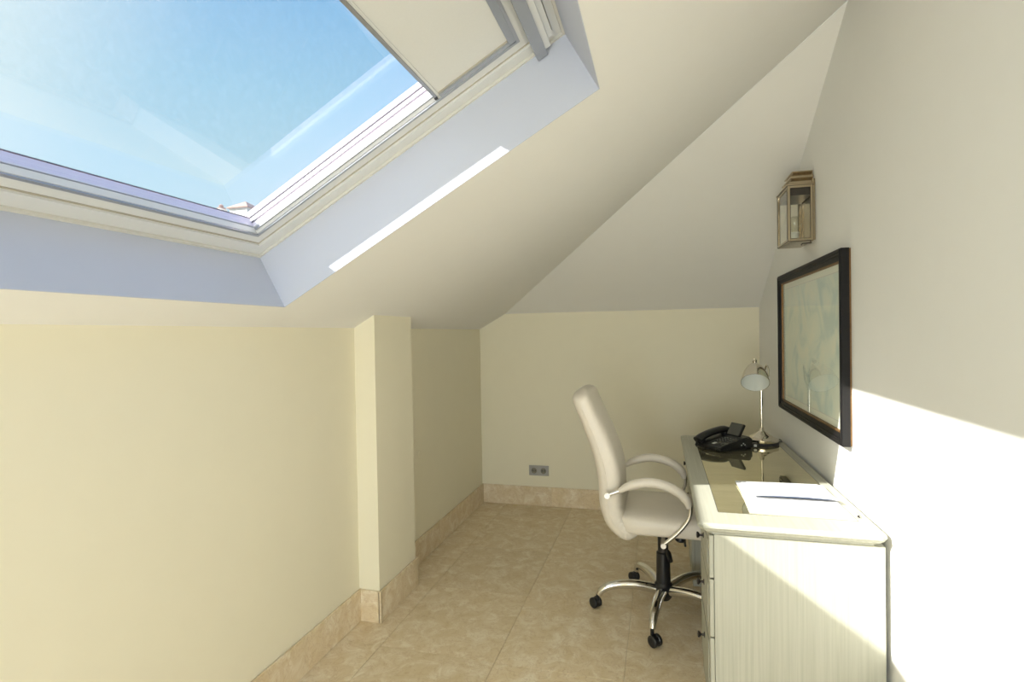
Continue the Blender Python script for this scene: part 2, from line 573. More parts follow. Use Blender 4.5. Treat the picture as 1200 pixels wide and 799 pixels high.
# travertine skirting, in slabs
HS, SK = 0.158, 0.013
def skirting(name, segs, axis, at, sgn):
    root = None
    bm = bmesh.new()
    lo, hi = segs[0], segs[-1]
    c0, c1 = sorted((at, at + sgn * SK * .3))
    if axis == 'y':
        box(bm, c0, c1, lo, hi, 0, HS - .003)
    else:
        box(bm, lo, hi, c0, c1, 0, HS - .003)
    root = struct(obj(name, bm, M['grout']))
    for i in range(len(segs) - 1):
        bm = bmesh.new()
        c0, c1 = sorted((at + sgn * SK * .3, at + sgn * SK))
        a, b_ = segs[i] + .0006, segs[i + 1] - .0006
        if axis == 'y':
            box(bm, c0, c1, a, b_, 0, HS, 0.001, 1)
        else:
            box(bm, a, b_, c0, c1, 0, HS, 0.001, 1)
        obj('tile', bm, TRAV_SK[i % 2], root)
skirting('baseboard_left', [BACK_Y, -1.6, -1.0, -.4, .2, .8, 1.4, 2.0, PY0], 'y', XL, 1)
skirting('baseboard_left', [PY1, 3.45, 4.05, YF], 'y', XL, 1)
skirting('baseboard_pillar', [XL + SK, PX + SK], 'x', PY0, -1)
skirting('baseboard_pillar', [PY0 - SK, PY1 + SK], 'y', PX, 1)
skirting('baseboard_pillar', [XL + SK, PX + SK], 'x', PY1, 1)
skirting('baseboard_far', [XL + SK, -.88, -.28, .32, XR - SK], 'x', YF, -1)
skirting('baseboard_right', [BACK_Y, -1.6, -1.0, -.4, .2, .8, 1.4, 2.0, 2.6, 3.2, 3.8, YF], 'y', XR, -1)

# ------------------------------------------------------------------ roof window
win = bpy.data.objects.new('window_1', None)
COL.objects.link(win)
struct(win)
win.location = W((WS0 + WS1) / 2, (WY0 + WY1) / 2, RD)
def wbox(bm, s0, s1, y0, y1, n0, n1):
    prism(bm, [W(s0, y0, n0), W(s1, y0, n0), W(s1, y1, n0), W(s0, y1, n0)], SN * (n1 - n0))
def ring(name, s0, s1, y0, y1, ws0, ws1, wy0, wy1, n0, n1, mat, parent=win, bev=0):
    """rectangular ring of four mitred bars; w* are the bar widths at each side"""
    bm = bmesh.new()
    o = [(s0, y0), (s1, y0), (s1, y1), (s0, y1)]
    i = [(s0 + ws0, y0 + wy0), (s1 - ws1, y0 + wy0), (s1 - ws1, y1 - wy1), (s0 + ws0, y1 - wy1)]
    for k in range(4):
        q = (k + 1) % 4
        prism(bm, [W(*o[k], n0), W(*o[q], n0), W(*i[q], n0), W(*i[k], n0)], SN * (n1 - n0))
    bmesh.ops.remove_doubles(bm, verts=bm.verts, dist=1e-6)
    if bev:
        bmesh.ops.bevel(bm, geom=[e for e in bm.edges if e.is_manifold and e.calc_face_angle(0) > 1], offset=bev, segments=2, affect='EDGES')
    return obj(name, bm, mat, parent)
ov = 0.07
ring('reveal_lining', WS0 - .001, WS1 + .001, WY0 - .001, WY1 + .001, .003, .003, .003, .003, 0.0, RD - .0006, M['reveal'])  # thin skin that carries the painted sky tint
ring('window_frame', WS0 - ov, WS1 + ov, WY0 - ov, WY1 + ov, ov + .056, ov + .034, ov + .052, ov + .052, RD, RD + .04, M['white_paint'])
ring('frame_bead', WS0, WS1, WY0, WY1, .010, .010, .010, .010, RD - .010, RD - .0005, M['trim_cream'])
ring('gasket', WS0 + .054, WS1 - .033, WY0 + .05, WY1 - .05, .006, .006, .006, .006, RD + .008, RD + .014, M['groove'])
GS0, GS1, GY0, GY1 = 0.25, 1.345, 0.156, 1.640
GN = 0.262
ring('sash', WS0 + .058, WS1 - .04, WY0 + .054, WY1 - .054, GS0 - WS0 - .058, WS1 - .04 - GS1, GY0 - WY0 - .054, WY1 - .054 - GY1, RD + .010, GN + .002, M['white_paint'], bev=0.003)
ring('glazing_lip', GS0 - .010, GS1 + .010, GY0 - .010, GY1 + .010, .010, .010, .010, .010, RD + .006, RD + .0099, M['alu'])
# outer cladding: lower bar lavender, sides white and splayed
bm = bmesh.new()
wbox(bm, 0.05, GS0, GY0, GY1, GN + .004, GN + .038)
obj('cladding_lower', bm, M['cladding'], win)
bm = bmesh.new()
wbox(bm, 0.05, GS0 + .002, GY0, GY1, GN + .0382, GN + .041)
obj('cladding_edge', bm, M['gasket'], win)
for y0, sg in ((GY1, 1), (GY0, -1)):
    bm = bmesh.new()
    a = .10
    def sect(prof):
        prism(bm, [W(GS0 - .1, y0 + sg * dy, dn) for dy, dn in prof], SU * (GS1 - GS0 + .2))
    sect([(0, GN + .003), (a, GN + .003), (a, GN + .022), (0, GN + .022)])
    obj('cladding_side', bm, M['cladding_white'], win)
    bm = bmesh.new()
    sect([(.003, GN + .0246), (a, GN + .0246), (a, GN + .044), (.010, GN + .044)])
    obj('cladding_side', bm, M['cladding_white'], win)
    bm = bmesh.new()
    sect([(.014, GN + .0486), (a, GN + .0486), (a, GN + .085), (.034, GN + .085)])
    obj('cladding_side', bm, M['cladding_pink'], win)
    bm = bmesh.new()
    sect([(.008, GN + .0441), (a, GN + .0441), (a, GN + .0485), (.008, GN + .0485)])
    obj('gasket', bm, M['gasket'], win)
    bm = bmesh.new()
    prism(bm, [W(GS0 - .01, y0 + sg * dy, dn) for dy, dn in ((-.0010, GN + .018), (.02, GN + .018), (.02, GN + .0245), (-.0010, GN + .0245))], SU * (GS1 - GS0))
    obj('gasket', bm, M['gasket'], win)
bm = bmesh.new()
wbox(bm, GS1, WS1 + .1, GY0 - .1, GY1 + .1, GN + .004, GN + .06)
obj('cladding_upper', bm, M['cladding_white'], win)
bm = bmesh.new()
vs = [bm.verts.new(W(s, y, GN)) for s, y in ((GS0 - .01, GY0 - .01), (GS1 + .01, GY0 - .01), (GS1 + .01, GY1 + .01), (GS0 - .01, GY1 + .01))]
bm.faces.new(vs)
obj('pane', bm, M['pane'], win)
bm = bmesh.new()
vs = [bm.verts.new(W(s, y, GN + .009)) for s, y in ((GS0 - .01, GY0 - .01), (GS1 + .01, GY0 - .01), (GS1 + .01, GY1 + .01), (GS0 - .01, GY1 + .01))]
bm.faces.new(vs)
obj('pane', bm, M['pane_outer'], win)
# grey ventilation bar and white rails along the top of the window
bm = bmesh.new()
wbox(bm, 1.376, 1.412, WY0 + .03, WY1 - .012, RD - .036, RD - .022)
obj('handle_bar', bm, M['alu_grey'], win)
for yy in (WY0 + .08, WY1 - .09):
    bm = bmesh.new()
    wbox(bm, 1.385, 1.404, yy, yy + .02, RD - .022, RD + .01)
    obj('bar_bracket', bm, M['alu_grey'], win)
bm = bmesh.new()
wbox(bm, 1.413, 1.432, WY0 + .05, WY1 - .035, RD - .030, RD + .002)
obj('vent_rail', bm, M['white_paint'], win)
bm = bmesh.new()
wbox(bm, 1.4345, 1.452, WY0 + .06, WY1 - .055, RD - .018, RD + .002)
obj('vent_rail', bm, M['white_paint'], win)

# blind on the sash
bl = thing('roller_blind', 'cream roller blind drawn down over the upper third of the roof window', 'blind', W(1.345, (GY0 + GY1) / 2, RD + .02))
BN = 0.244
BS = 1.045
bm = bmesh.new()
wbox(bm, BS + .012, 1.335, GY0 + .0035, GY1 - .0006, BN, BN + .0015)
obj('fabric', bm, M['blind'], bl)
bm = bmesh.new()
wbox(bm, BS - .006, BS + .004, GY0 + .004, GY1 - .004, BN - .007, BN + .008)
obj('bottom_bar', bm, M['alu'], bl)
bm = bmesh.new()
wbox(bm, BS + .0045, BS + .013, GY0 + .004, GY1 - .004, BN - .003, BN + .006)
obj('bar_edge', bm, M['white_paint'], bl)
bm = bmesh.new()
wbox(bm, BS - .007, BS + .003, GY1 - .013, GY1 - .002, BN - .009, BN - .0072)
obj('end_cap', bm, M['gasket'], bl)
bm = bmesh.new()
wbox(bm, 1.322, 1.349, GY0 + .004, GY1 - .002, BN - .010, BN + .012)
obj('cassette', bm, M['alu_grey'], bl)
for y0, y1 in ((GY0, GY0 + .008), (GY1 - .008, GY1 - .0005)):
    bm = bmesh.new()
    wbox(bm, GS0 + .004, 1.343, y0, y1, BN + .004, BN + .012)
    obj('side_channel', bm, M['alu'], bl)
for y0, y1 in ((GY0 + .002, GY0 + .015), (GY1 - .015, GY1 - .001)):
    bm = bmesh.new()
    wbox(bm, BS + .014, 1.321, y0, y1, BN - .010, BN - .001)
    obj('side_rail', bm, M['alu'], bl)
    bm = bmesh.new()
    yy = y0 - .002 if y0 > .9 else y1
    wbox(bm, BS + .014, 1.321, yy, yy + .002, BN - .004, BN - .0005)
    obj('rail_seal', bm, M['groove'], bl)

# ------------------------------------------------------------------ neighbour's roofs far outside
def gbox(name, b6, mat, parent):
    return boxo(name, b6, mat, parent)
th = thing('roof_turret', 'small white roof turret with a terracotta pyramid roof beyond the window', 'turret', (-19.55, 22.6, -3))
gbox('wall', (-20.05, -19.05, 22.05, 23.05, -3, 7.74), M['house'], th)
bm = bmesh.new()
c = Vector((-19.55, 22.55, 8.14))
q = [bm.verts.new(Vector(p)) for p in ((-20.15, 21.95, 7.72), (-18.95, 21.95, 7.72), (-18.95, 23.15, 7.72), (-20.15, 23.15, 7.72))]
q2 = [bm.verts.new(v.co + Vector((0, 0, .05))) for v in q]
ap = bm.verts.new(c)
bm.faces.new(q[::-1])
for i in range(4):
    j = (i + 1) % 4
    bm.faces.new((q[i], q[j], q2[j], q2[i]))
    bm.faces.new((q2[i], q2[j], ap))
obj('roof', bm, M['rooftile'], th)
th = thing('chimney', 'slim cream chimney with a small round cap left of the turret', 'chimney', (-20.75, 22.3, -3))
gbox('stack', (-20.95, -20.6, 22.1, 22.5, -3, 7.80), M['house'], th)
bm = bmesh.new()
lathe(bm, [(.20, 0), (.20, .06), (.10, .10), (.12, .17), (.0, .26)], (-20.77, 22.3, 7.80), seg=12)
obj('cap', bm, M['rooftile'], th, True)
th = thing('neighbour_house', 'low terracotta ridge roof of a house between chimney and turret', 'house', (-20.3, 24.5, -3))
gbox('wall', (-22.4, -18.9, 23.3, 26, -3, 6.6), M['house'], th)
bm = bmesh.new()
prism(bm, [(-22.6, 23.2, 6.6), (-22.6, 26.1, 6.6), (-22.6, 24.6, 8.0)], (4.0, 0, 0))
obj('roof', bm, M['rooftile'], th)
bm = bmesh.new()
box(bm, -60, 40, -40, 70, -3.2, -3.0)
struct(obj('ground', bm, M['ground']))

# ------------------------------------------------------------------ desk
DX0, DX1, DY0, DY1, DZ = 0.118, 0.6985, 1.985, 3.655, 0.76
desk = thing('desk', 'limed grey-green wooden pedestal desk with an inset glass top along the right wall', 'desk', ((DX0 + DX1) / 2, (DY0 + DY1) / 2, 0))
def loop_rect(x0, x1, y0, y1, z, c):
    """rectangle with clipped corners"""
    return [(x0 + c, y0, z), (x1 - c, y0, z), (x1, y0 + c, z), (x1, y1 - c, z), (x1 - c, y1, z), (x0 + c, y1, z), (x0, y1 - c, z), (x0, y0 + c, z)]
def stack_loops(bm, loops, cap=True):
    rs = [[bm.verts.new(Vector(p)) for p in l] for l in loops]
    for a, b_ in zip(rs, rs[1:]):
        n = len(a)
        for i in range(n):
            bm.faces.new((a[i], a[(i + 1) % n], b_[(i + 1) % n], b_[i]))
    if cap:
        bm.faces.new(rs[0][::-1])
        bm.faces.new(rs[-1])
bm = bmesh.new()
GX0, GX1, GYa, GYb = 0.196, 0.652, 2.118, 3.54
prof = [(.030, .715), (.030, .722), (.018, .727), (.008, .733), (.004, .740), (.0, .744), (.0, .752), (.003, .757), (.008, .7595), (.012, .760)]
loops = [loop_rect(DX0 + i, DX1 - i * .6, DY0 + i, DY1 - i, z, .018) for i, z in prof]
stack_loops(bm, loops, cap=False)
bm.verts.ensure_lookup_table()
nv = len(bm.verts)
top = bm.verts[nv - 8:nv]
gl_in = [(GX0, GYa), (GX1, GYa), (GX1, GYb), (GX0, GYb)]
iv = [bm.verts.new((x, y, .76)) for x, y in gl_in]
iw = [bm.verts.new((x, y, .754)) for x, y in gl_in]
for i in range(4):
    a0, a1 = top[2 * i], top[2 * i + 1]
    nx = top[(2 * i + 2) % 8]
    bm.faces.new((a0, a1, iv[(i + 1) % 4], iv[i]))
    bm.faces.new((a1, nx, iv[(i + 1) % 4]))
    bm.faces.new((iv[i], iv[(i + 1) % 4], iw[(i + 1) % 4], iw[i]))
bm.faces.new(iw)
bm.faces.new(bm.verts[0:8])
dt = obj('desktop', bm, M['oak_h'], desk)
boxo('glass_inset', (GX0 + .002, GX1 - .002, GYa + .002, GYb - .002, .7545, .7602), M['desk_glass'], dt)
bm = bmesh.new()
for a in ((GX0, GX0 + .002, GYa, GYb), (GX1 - .002, GX1, GYa, GYb), (GX0, GX1, GYa, GYa + .002), (GX0, GX1, GYb - .002, GYb)):
    box(bm, a[0], a[1], a[2], a[3], .7545, .7601)
obj('glass_groove', bm, M['gasket'], dt)
PXF = 0.172
def pedestal(y0, y1):
    root = boxo('pedestal', (PXF, DX1 - .004, y0, y1, 0.07, .715), M['oak_v'], desk)
    boxo('plinth', (PXF - .012, DX1 - .004, y0 - .006, y1 + .006, 0, .07), M['oak_x'], root, .004)
    bm = bmesh.new()
    lp = [loop_rect(PXF - .016 + i, DX1 - .004, y0 - .010 + i, y1 + .010 - i, z, .004) for i, z in ((.012, .690), (.010, .697), (.004, .703), (0, .708), (0, .7145))]
    stack_loops(bm, lp)
    return root
for y0, y1 in ((2.010, 2.43), (3.19, 3.63)):
    pr = pedestal(y0, y1)
    for z0, z1 in ((.560, .710), (.352, .555), (.082, .347)):
        dr = boxo('drawer', (PXF - .0165, PXF - .0005, y0 + .002, y1 - .002, z0, z1), M['oak_v'], desk, .0035, 2)
        bm = bmesh.new()
        zc_ = (z0 + z1) / 2 if z1 > .5 else z1 - .10
        box(bm, PXF - .0200, PXF - .0163, y0 + .045, y1 - .045, z0 + .03, z1 - .03, .0015, 1)
        obj('drawer_panel', bm, M['oak_v'], dr)
        for yk in ((y0 + y1) / 2,):
            bm = bmesh.new()
            lathe(bm, [(.011, 0), (.011, .002), (.005, .004), (.004, .014), (.010, .018), (.0125, .022), (.011, .026), (0, .028)], (PXF - .0198, yk, zc_), (-1, 0, 0), 14)
            obj('knob', bm, M['knob'], dr, True)
# kneehole: apron drawer, modesty panel
boxo('modesty_panel', (.64, .655, 2.43, 3.19, .30, .715), M['oak_h'], desk)
ap_ = boxo('apron_drawer', (PXF - .010, PXF + .006, 2.436, 3.184, .635, .712), M['oak_h'], desk, .002, 1)
bm = bmesh.new()
lathe(bm, [(.011, 0), (.011, .002), (.005, .004), (.004, .014), (.010, .018), (.0125, .022), (.011, .026), (0, .028)], (PXF - .010, 2.81, .674), (-1, 0, 0), 14)
obj('knob', bm, M['knob'], ap_, True)

# ------------------------------------------------------------------ office chair
CX, CY = 0.0, 2.872
ch = thing('office_chair', 'cream leather swivel office chair with chrome arms and five-star base at the desk', 'chair', (CX, CY, 0))
bm = bmesh.new()
# seat cushion
def supers(bm, c, h, e, nu=48, nv=20, warp=None):
    rings = []
    def sp(v, ex):
        return math.copysign(abs(v) ** ex, v)
    for j in range(nv + 1):
        ph = -PI / 2 + PI * j / nv
        row = []
        for i in range(nu):
            t_ = 2 * PI * i / nu
            p = Vector((sp(math.cos(ph), e[1]) * sp(math.cos(t_), e[0]) * h[0], sp(math.cos(ph), e[1]) * sp(math.sin(t_), e[0]) * h[1], sp(math.sin(ph), e[1]) * h[2]))
            if warp:
                p = warp(p)
            row.append(bm.verts.new(p + Vector(c)))
        rings.append(row)
    for a, b_ in zip(rings, rings[1:]):
        for i in range(nu):
            bm.faces.new((a[i], a[(i + 1) % nu], b_[(i + 1) % nu], b_[i]))
    bmesh.ops.remove_doubles(bm, verts=bm.verts, dist=1e-5)
def seat_warp(p):
    f = max(0, p.x / .25)
    z = p.z + .008 * (1 - (p.y / .24) ** 2) * (p.z > 0) - .035 * f ** 3
    z += -.006 * math.exp(-((p.x + .02) / .1) ** 2) * (p.z > 0)
    return Vector((p.x, p.y * (1 - .05 * f), z))
supers(bm, (.045, CY, .502), (.262, .247, .056), (.32, .45), warp=seat_warp)
obj('seat', bm, M['leather'], ch, True)
# backrest: swept cross-sections along the side curve (x, z, half width, half thickness)
bk = spline([(-.118, 0, .455), (-.175, 0, .470), (-.222, 0, .520), (-.242, 0, .600), (-.246, 0, .700), (-.265, 0, .800), (-.298, 0, .90), (-.340, 0, 1.00), (-.376, 0, 1.085), (-.392, 0, 1.143)], 12)
bm = bmesh.new()
rows = []
nb = len(bk)
for i, p in enumerate(bk):
    d = (bk[min(i + 1, nb - 1)] - bk[max(i - 1, 0)]).normalized()
    nrm = Vector((d.z, 0, -d.x))          # towards the sitter
    f = i / (nb - 1)
    hw = .232 - .02 * f
    ht = .053 + .012 * math.sin(PI * min(1, f * 1.25))
    if f > .88:
        q_ = (f - .88) / .12
        hw *= math.sqrt(max(0.0, 1 - (q_ * .93) ** 2.6))
        ht *= math.sqrt(max(0.0, 1 - (q_ * .985) ** 2.6))
    if f < .10:
        q_ = 1 - f / .10
        hw *= 1 - .10 * q_ ** 2
        ht *= 1 - .65 * q_ ** 2
    row = []
    for k in range(36):
        a = 2 * PI * k / 36
        cy_, sy_ = math.cos(a), math.sin(a)
        ey = math.copysign(abs(cy_) ** .42, cy_) * hw
        en = math.copysign(abs(sy_) ** .62, sy_) * ht
        if sy_ > 0:
            en += -.012 * (1 - (ey / hw) ** 2) * (f > .1)
            # gathered creases towards the sides, low on the back
        if .05 < f < .40 and sy_ > -.6:
            wv = math.sin(f * 88 - en * 30) * (abs(ey) / hw) ** 3 * min(1, (.40 - f) * 9, (f - .05) * 20)
            en += .004 * wv * max(0, sy_)
            ey += math.copysign(.0032 * wv, ey)
        row.append(bm.verts.new(p + Vector((0, CY + ey, 0)) + nrm * en))
    rows.append(row)
for a, b_ in zip(rows, rows[1:]):
    for k in range(36):
        bm.faces.new((a[k], a[(k + 1) % 36], b_[(k + 1) % 36], b_[k]))
bm.faces.new(rows[0][::-1])
bm.faces.new(rows[-1])
back = obj('backrest', bm, M['leather'], ch, True)
# piping down both sides of the backrest
for sg in (-1, 1):
    bm = bmesh.new()
    pth = [Vector((p.x - .012, CY + sg * (.2325 - .02 * i / (nb - 1)), p.z)) for i, p in enumerate(bk) if 7 <= i <= int(nb * .84)]
    tube(bm, pth, .0022, 6)
    obj('piping', bm, M['leather'], back, True)
for sg in (-1, 1):
    y = CY + sg * .262
    ar = spline([(-.252, 0, .652), (-.205, 0, .672), (-.19, 0, .676)], 4)
    arm = bmesh.new()
    tube(arm, [p + Vector((0, y, 0)) for p in ar], .0095, 12)
    obj('arm_bracket', arm, M['chrome'], ch, True)
    arm = bmesh.new()
    tube(arm, [Vector((-.252, y - .016, .652)), Vector((-.252, y + .016, .652))], .0135, 16)
    obj('arm_bolt', arm, M['chrome'], ch, True)
    arm = bmesh.new()
    fr = spline([(.112, 0, .655), (.124, 0, .615), (.116, 0, .565), (.085, 0, .518), (.045, 0, .475), (.006, 0, .440)], 6)
    tube(arm, [p + Vector((0, y, 0)) for p in fr], .0095, 12)
    y2 = CY + sg * .262
    am = obj('armrest_bar', arm, M['chrome'], ch, True)
    arm = bmesh.new()
    tube(arm, [Vector((.002, y2 + sg * .018, .436)), Vector((.002, CY + sg * .05, .436))], .0125, 14)
    obj('cross_bar', arm, M['chrome'], ch, True)
    bm = bmesh.new()
    pd = spline([(-.197, 0, .674), (-.15, 0, .702), (-.07, 0, .722), (.01, 0, .712), (.075, 0, .683), (.108, 0, .648), (.117, 0, .615)], 6)
    n_ = len(pd)
    rr = [.0235 * min(1, .55 + 2.2 * min(i, n_ - 1 - i) / n_) for i in range(n_)]
    tube(bm, [p + Vector((0, y, 0)) for p in pd], rr, 16, flat=(1.12, .95))
    obj('arm_pad', bm, M['leather_arm'], am, True)
# mechanism, gas column
boxo('tilt_mechanism', (-.09, .13, CY - .075, CY + .075, .405, .452), M['plastic'], ch, .008)
bm = bmesh.new()
tube(bm, [Vector((.10, CY - .075, .425)), Vector((.10, CY - .225, .425))], .005, 8)
lathe(bm, [(0, 0), (.02, .003), (.026, .012), (.026, .03), (.018, .038), (0, .04)], (.085, CY - .03, .410), (0, 0, -1), 16)
obj('tension_knob', bm, M['plastic'], ch, True)
bm = bmesh.new()
lathe(bm, [(.026, .40), (.026, .305), (.033, .30), (.036, .13), (.036, .11)], (CX, CY, 0), seg=24)
obj('gas_column', bm, M['plastic'], ch, True)
bm = bmesh.new()
tube(bm, [Vector((.01, CY - .05, .385)), Vector((.022, CY - .13, .358)), Vector((.028, CY - .165, .345))], [.004, .004, .004], 8)
tube(bm, [Vector((.022, CY - .13, .360)), Vector((.026, CY - .15, .352)), Vector((.034, CY - .19, .334))], [.007, .013, .011], 12)
obj('height_lever', bm, M['plastic'], ch, True)
bm = bmesh.new()
lathe(bm, [(.0, .062), (.03, .062), (.040, .075), (.047, .10), (.047, .135), (.038, .147), (.036, .15)], (CX, CY, 0), seg=24)
base = obj('base_hub', bm, M['plastic'], ch, True)
for k in range(5):
    a = math.radians(261 - 72 * k)
    d = Vector((math.cos(a), math.sin(a), 0))
    o_ = Vector((CX, CY, 0))
    bm = bmesh.new()
    pth = spline([o_ + d * .035 + Vector((0, 0, .112)), o_ + d * .12 + Vector((0, 0, .128)), o_ + d * .20 + Vector((0, 0, .130)), o_ + d * .27 + Vector((0, 0, .118)), o_ + d * .31 + Vector((0, 0, .096)), o_ + d * .327 + Vector((0, 0, .070))], 5)
    n_ = len(pth)
    tube(bm, pth, [.025 - .010 * (i / n_) ** 1.5 for i in range(n_)], 16)
    obj('base_leg', bm, M['chrome'], ch, True)
    # twin-wheel caster
    cp = o_ + d * .333
    rot = Matrix.Rotation(a + random.uniform(-.9, .9) + (.0 if k != 0 else 1.0), 3, 'Z')
    ax = rot @ Vector((0, 1, 0))
    off = rot @ Vector((.016, 0, 0))
    bm = bmesh.new()
    for sg in (-1, 1):
        c0 = cp + off + Vector((0, 0, .0265))
        lathe(bm, [(0, .004), (.022, .004), (.0262, .008), (.0265, .020), (.022, .024), (.012, .026), (0, .026)], c0, ax * sg, 22)
    tube(bm, [cp + Vector((0, 0, .03)), cp + Vector((0, 0, .072))], .009, 10)
    tube(bm, [cp + off * 1.0 + Vector((0, 0, .026)) - ax * .006, cp + off + Vector((0, 0, .026)) + ax * .006], .024, 18)
    obj('caster', bm, M['plastic'], ch, True)

# ------------------------------------------------------------------ desk lamp
LX, LY, LZ = 0.566, 3.455, 0.7602
lamp = thing('desk_lamp', 'brushed nickel desk lamp with a tilted bell shade and round stepped base', 'lamp', (LX, LY, LZ))
bm = bmesh.new()
lathe(bm, [(.0, 0), (.090, 0), (.093, .004), (.093, .011), (.090, .014)], (LX, LY, LZ), seg=40)
obj('rubber_foot', bm, M['gasket'], lamp, True)
bm = bmesh.new()
lathe(bm, [(.088, .0142), (.090, .020), (.090, .031), (.077, .036), (.062, .040), (.058, .046), (.048, .052), (.038, .056), (.034, .062), (.020, .072), (.014, .078), (.012, .092), (.0085, .096)], (LX, LY, LZ), seg=40)
obj('base', bm, M['nickel'], lamp, True)
bm = bmesh.new()
tube(bm, [Vector((LX, LY, LZ + .09)), Vector((LX, LY, LZ + .34))], .0078, 14)
lathe(bm, [(.0068, 0), (.011, .003), (.011, .012), (.0068, .015)], (LX, LY, LZ + .328), seg=14)
obj('stem', bm, M['nickel'], lamp, True)
axis = Vector((-.10, -.70, -.70)).normalized()     # apex -> mouth
apex = Vector((.532, 3.455, 1.228))
bm = bmesh.new()
outp = [(.010, -.004), (.012, 0), (.018, .008), (.030, .018), (.046, .040), (.060, .070), (.068, .098), (.074, .130), (.076, .146)]
lathe(bm, outp + [(.0745, .146), (.0665, .098), (.0585, .070), (.0445, .041), (.028, .020), (.012, .012), (0, .010)], apex, axis, 40, cap=False)
sh = obj('shade', bm, M['nickel'], lamp, True)
bm = bmesh.new()
lathe(bm, [(.0738, .1455), (.0655, .098), (.0575, .070), (.0435, .043), (.027, .022), (.010, .014), (0, .013)], apex, axis, 40, cap=False)
obj('shade_lining', bm, M['shade_in'], sh, True)
bm = bmesh.new()
lathe(bm, [(.008, 0), (.008, -.012), (.012, -.014), (.013, -.022), (.006, -.028), (.009, -.034), (.0, -.040)], apex, axis, 18, cap=False)
obj('finial', bm, M['nickel'], sh, True)
bm = bmesh.new()
# the fork that carries the shade
side = axis.cross(Vector((0, 0, 1))).normalized()
if side.x < 0:
    side = -side
mid = apex + axis * .06
tube(bm, spline([Vector((LX, LY, LZ + .33)), Vector((LX + .015, LY + .02, 1.135)), mid + side * .055 + Vector((.012, .045, .03)), mid + side * .072 + Vector((0, .005, .01)), mid + side * .070 + axis * .035], 6), .0045, 10)
obj('shade_arm', bm, M['nickel'], lamp, True)
bm = bmesh.new()
lathe(bm, [(.0, .0), (.010, .0), (.010, .022), (.017, .032), (.019, .040), (.014, .050), (0, .054)], apex + axis * .016, axis, 20, cap=False)
obj('bulb', bm, M['shade_in'], lamp, True)
cordb = bmesh.new()
tube(cordb, spline([(LX + .083, LY + .01, LZ + .006), (LX + .10, LY + .015, LZ + .010), (LX + .116, LY + .05, LZ + .004), (.688, 3.56, .764), (.684, 3.585, .7645)], 6), .0028, 8)
obj('power_cord', cordb, M['gasket'], lamp, True)

# ------------------------------------------------------------------ telephone
ph = thing('desk_phone', 'black office desk telephone with a tilted grey display beside the lamp', 'telephone', (.345, 3.33, .7605))
PR = math.radians(38)
def PT(x, y, z):
    """phone space: x away from the user, y to the user's left, z up"""
    return Vector((.345 + x * math.cos(PR) - y * math.sin(PR), 3.31 + x * math.sin(PR) + y * math.cos(PR), .7605 + z))
def pprism(bm, prof, y0, y1):
    prism(bm, [PT(x, y0, z) for x, z in prof], PT(0, y1, 0) - PT(0, y0, 0))
bm = bmesh.new()
pprism(bm, [(-.125, .004), (.10, .002), (.10, .060), (.088, .066), (-.118, .026), (-.125, .020)], -.10, .10)
bmesh.ops.bevel(bm, geom=list(bm.edges), offset=.004, segments=2, affect='EDGES')
body = obj('body', bm, M['phone'], ph, True)
tilt = lambda x: .026 + (x + .118) / (.206) * .040       # top surface height
bm = bmesh.new()
pprism(bm, [(.075, 0.0), (.125, 0.0), (.125, .050), (.102, .066), (.075, .055)], -.085, .085)
bmesh.ops.bevel(bm, geom=list(bm.edges), offset=.003, segments=1, affect='EDGES')
obj('stand', bm, M['phone'], ph, True)
def face_plate(name, x0, x1, y0, y1, h, mat, lift=.0):
    bm = bmesh.new()
    pprism(bm, [(x0, tilt(x0) + lift), (x1, tilt(x1) + lift), (x1, tilt(x1) + h + lift), (x0, tilt(x0) + h + lift)], y0, y1)
    return bm
bm = face_plate('keypad', -.10, .075, -.090, .030, .0016, None)
obj('keypad_panel', bm, M['phone_grey'], body)
for r_ in range(4):
    for c_ in range(3):
        x0 = -.052 + (3 - r_) * .0185 - .0
        y0 = .012 - c_ * .022
        bm = face_plate('key', x0, x0 + .011, y0 - .015, y0, .0032, None, .0016)
        kk = obj('key', bm, M['phone_grey'], body)
        bm = face_plate('mark', x0 + .003, x0 + .007, y0 - .010, y0 - .005, .0004, None, .0049)
        obj('key_mark', bm, M['print_grey'], kk)
for c_ in range(4):
    bm = face_plate('key', -.096 + .0, -.074, .020 - c_ * .026 - .016, .020 - c_ * .026, .003, None, .0016)
    obj('function_key', bm, M['print_grey'] if c_ == 1 else M['phone_grey'], body)
for c_ in range(5):
    x0 = -.05 + c_ * .02
    bm = face_plate('key', x0, x0 + .008, -.085, -.062, .003, None, .0016)
    obj('function_key', bm, M['phone_grey'], body)
# tilted display
bm = bmesh.new()
pprism(bm, [(.050, .064), (.062, .056), (.104, .122), (.092, .131)], -.060, .040)
bmesh.ops.bevel(bm, geom=list(bm.edges), offset=.003, segments=2, affect='EDGES')
dsp = obj('display', bm, M['phone'], ph, True)
bm = bmesh.new()
pprism(bm, [(.0523, .0700), (.0536, .0692), (.0893, .1253), (.0880, .1261)], -.052, .032)
obj('screen', bm, M['screen'], dsp)
# handset on its cradle at the user's left
bm = bmesh.new()
hs = spline([PT(-.130, .072, .038), PT(-.10, .072, .056), PT(-.04, .072, .074), (PT(.02, .072, .084)), PT(.065, .072, .086), PT(.095, .072, .076)], 6)
n_ = len(hs)
tube(bm, hs, [.023 + .004 * abs(2 * i / (n_ - 1) - 1) ** 2 for i in range(n_)], 16, flat=(1.15, .85))
for x_, z_ in ((-.103, .036), (.075, .070)):
    c0 = PT(x_, .072, z_)
    lathe(bm, [(0, -.014), (.022, -.014), (.026, -.004), (.026, .006), (.018, .014), (0, .018)], c0, (.33 * -1, 0, .94), 18, cap=False)
obj('handset', bm, M['phone'], ph, True)
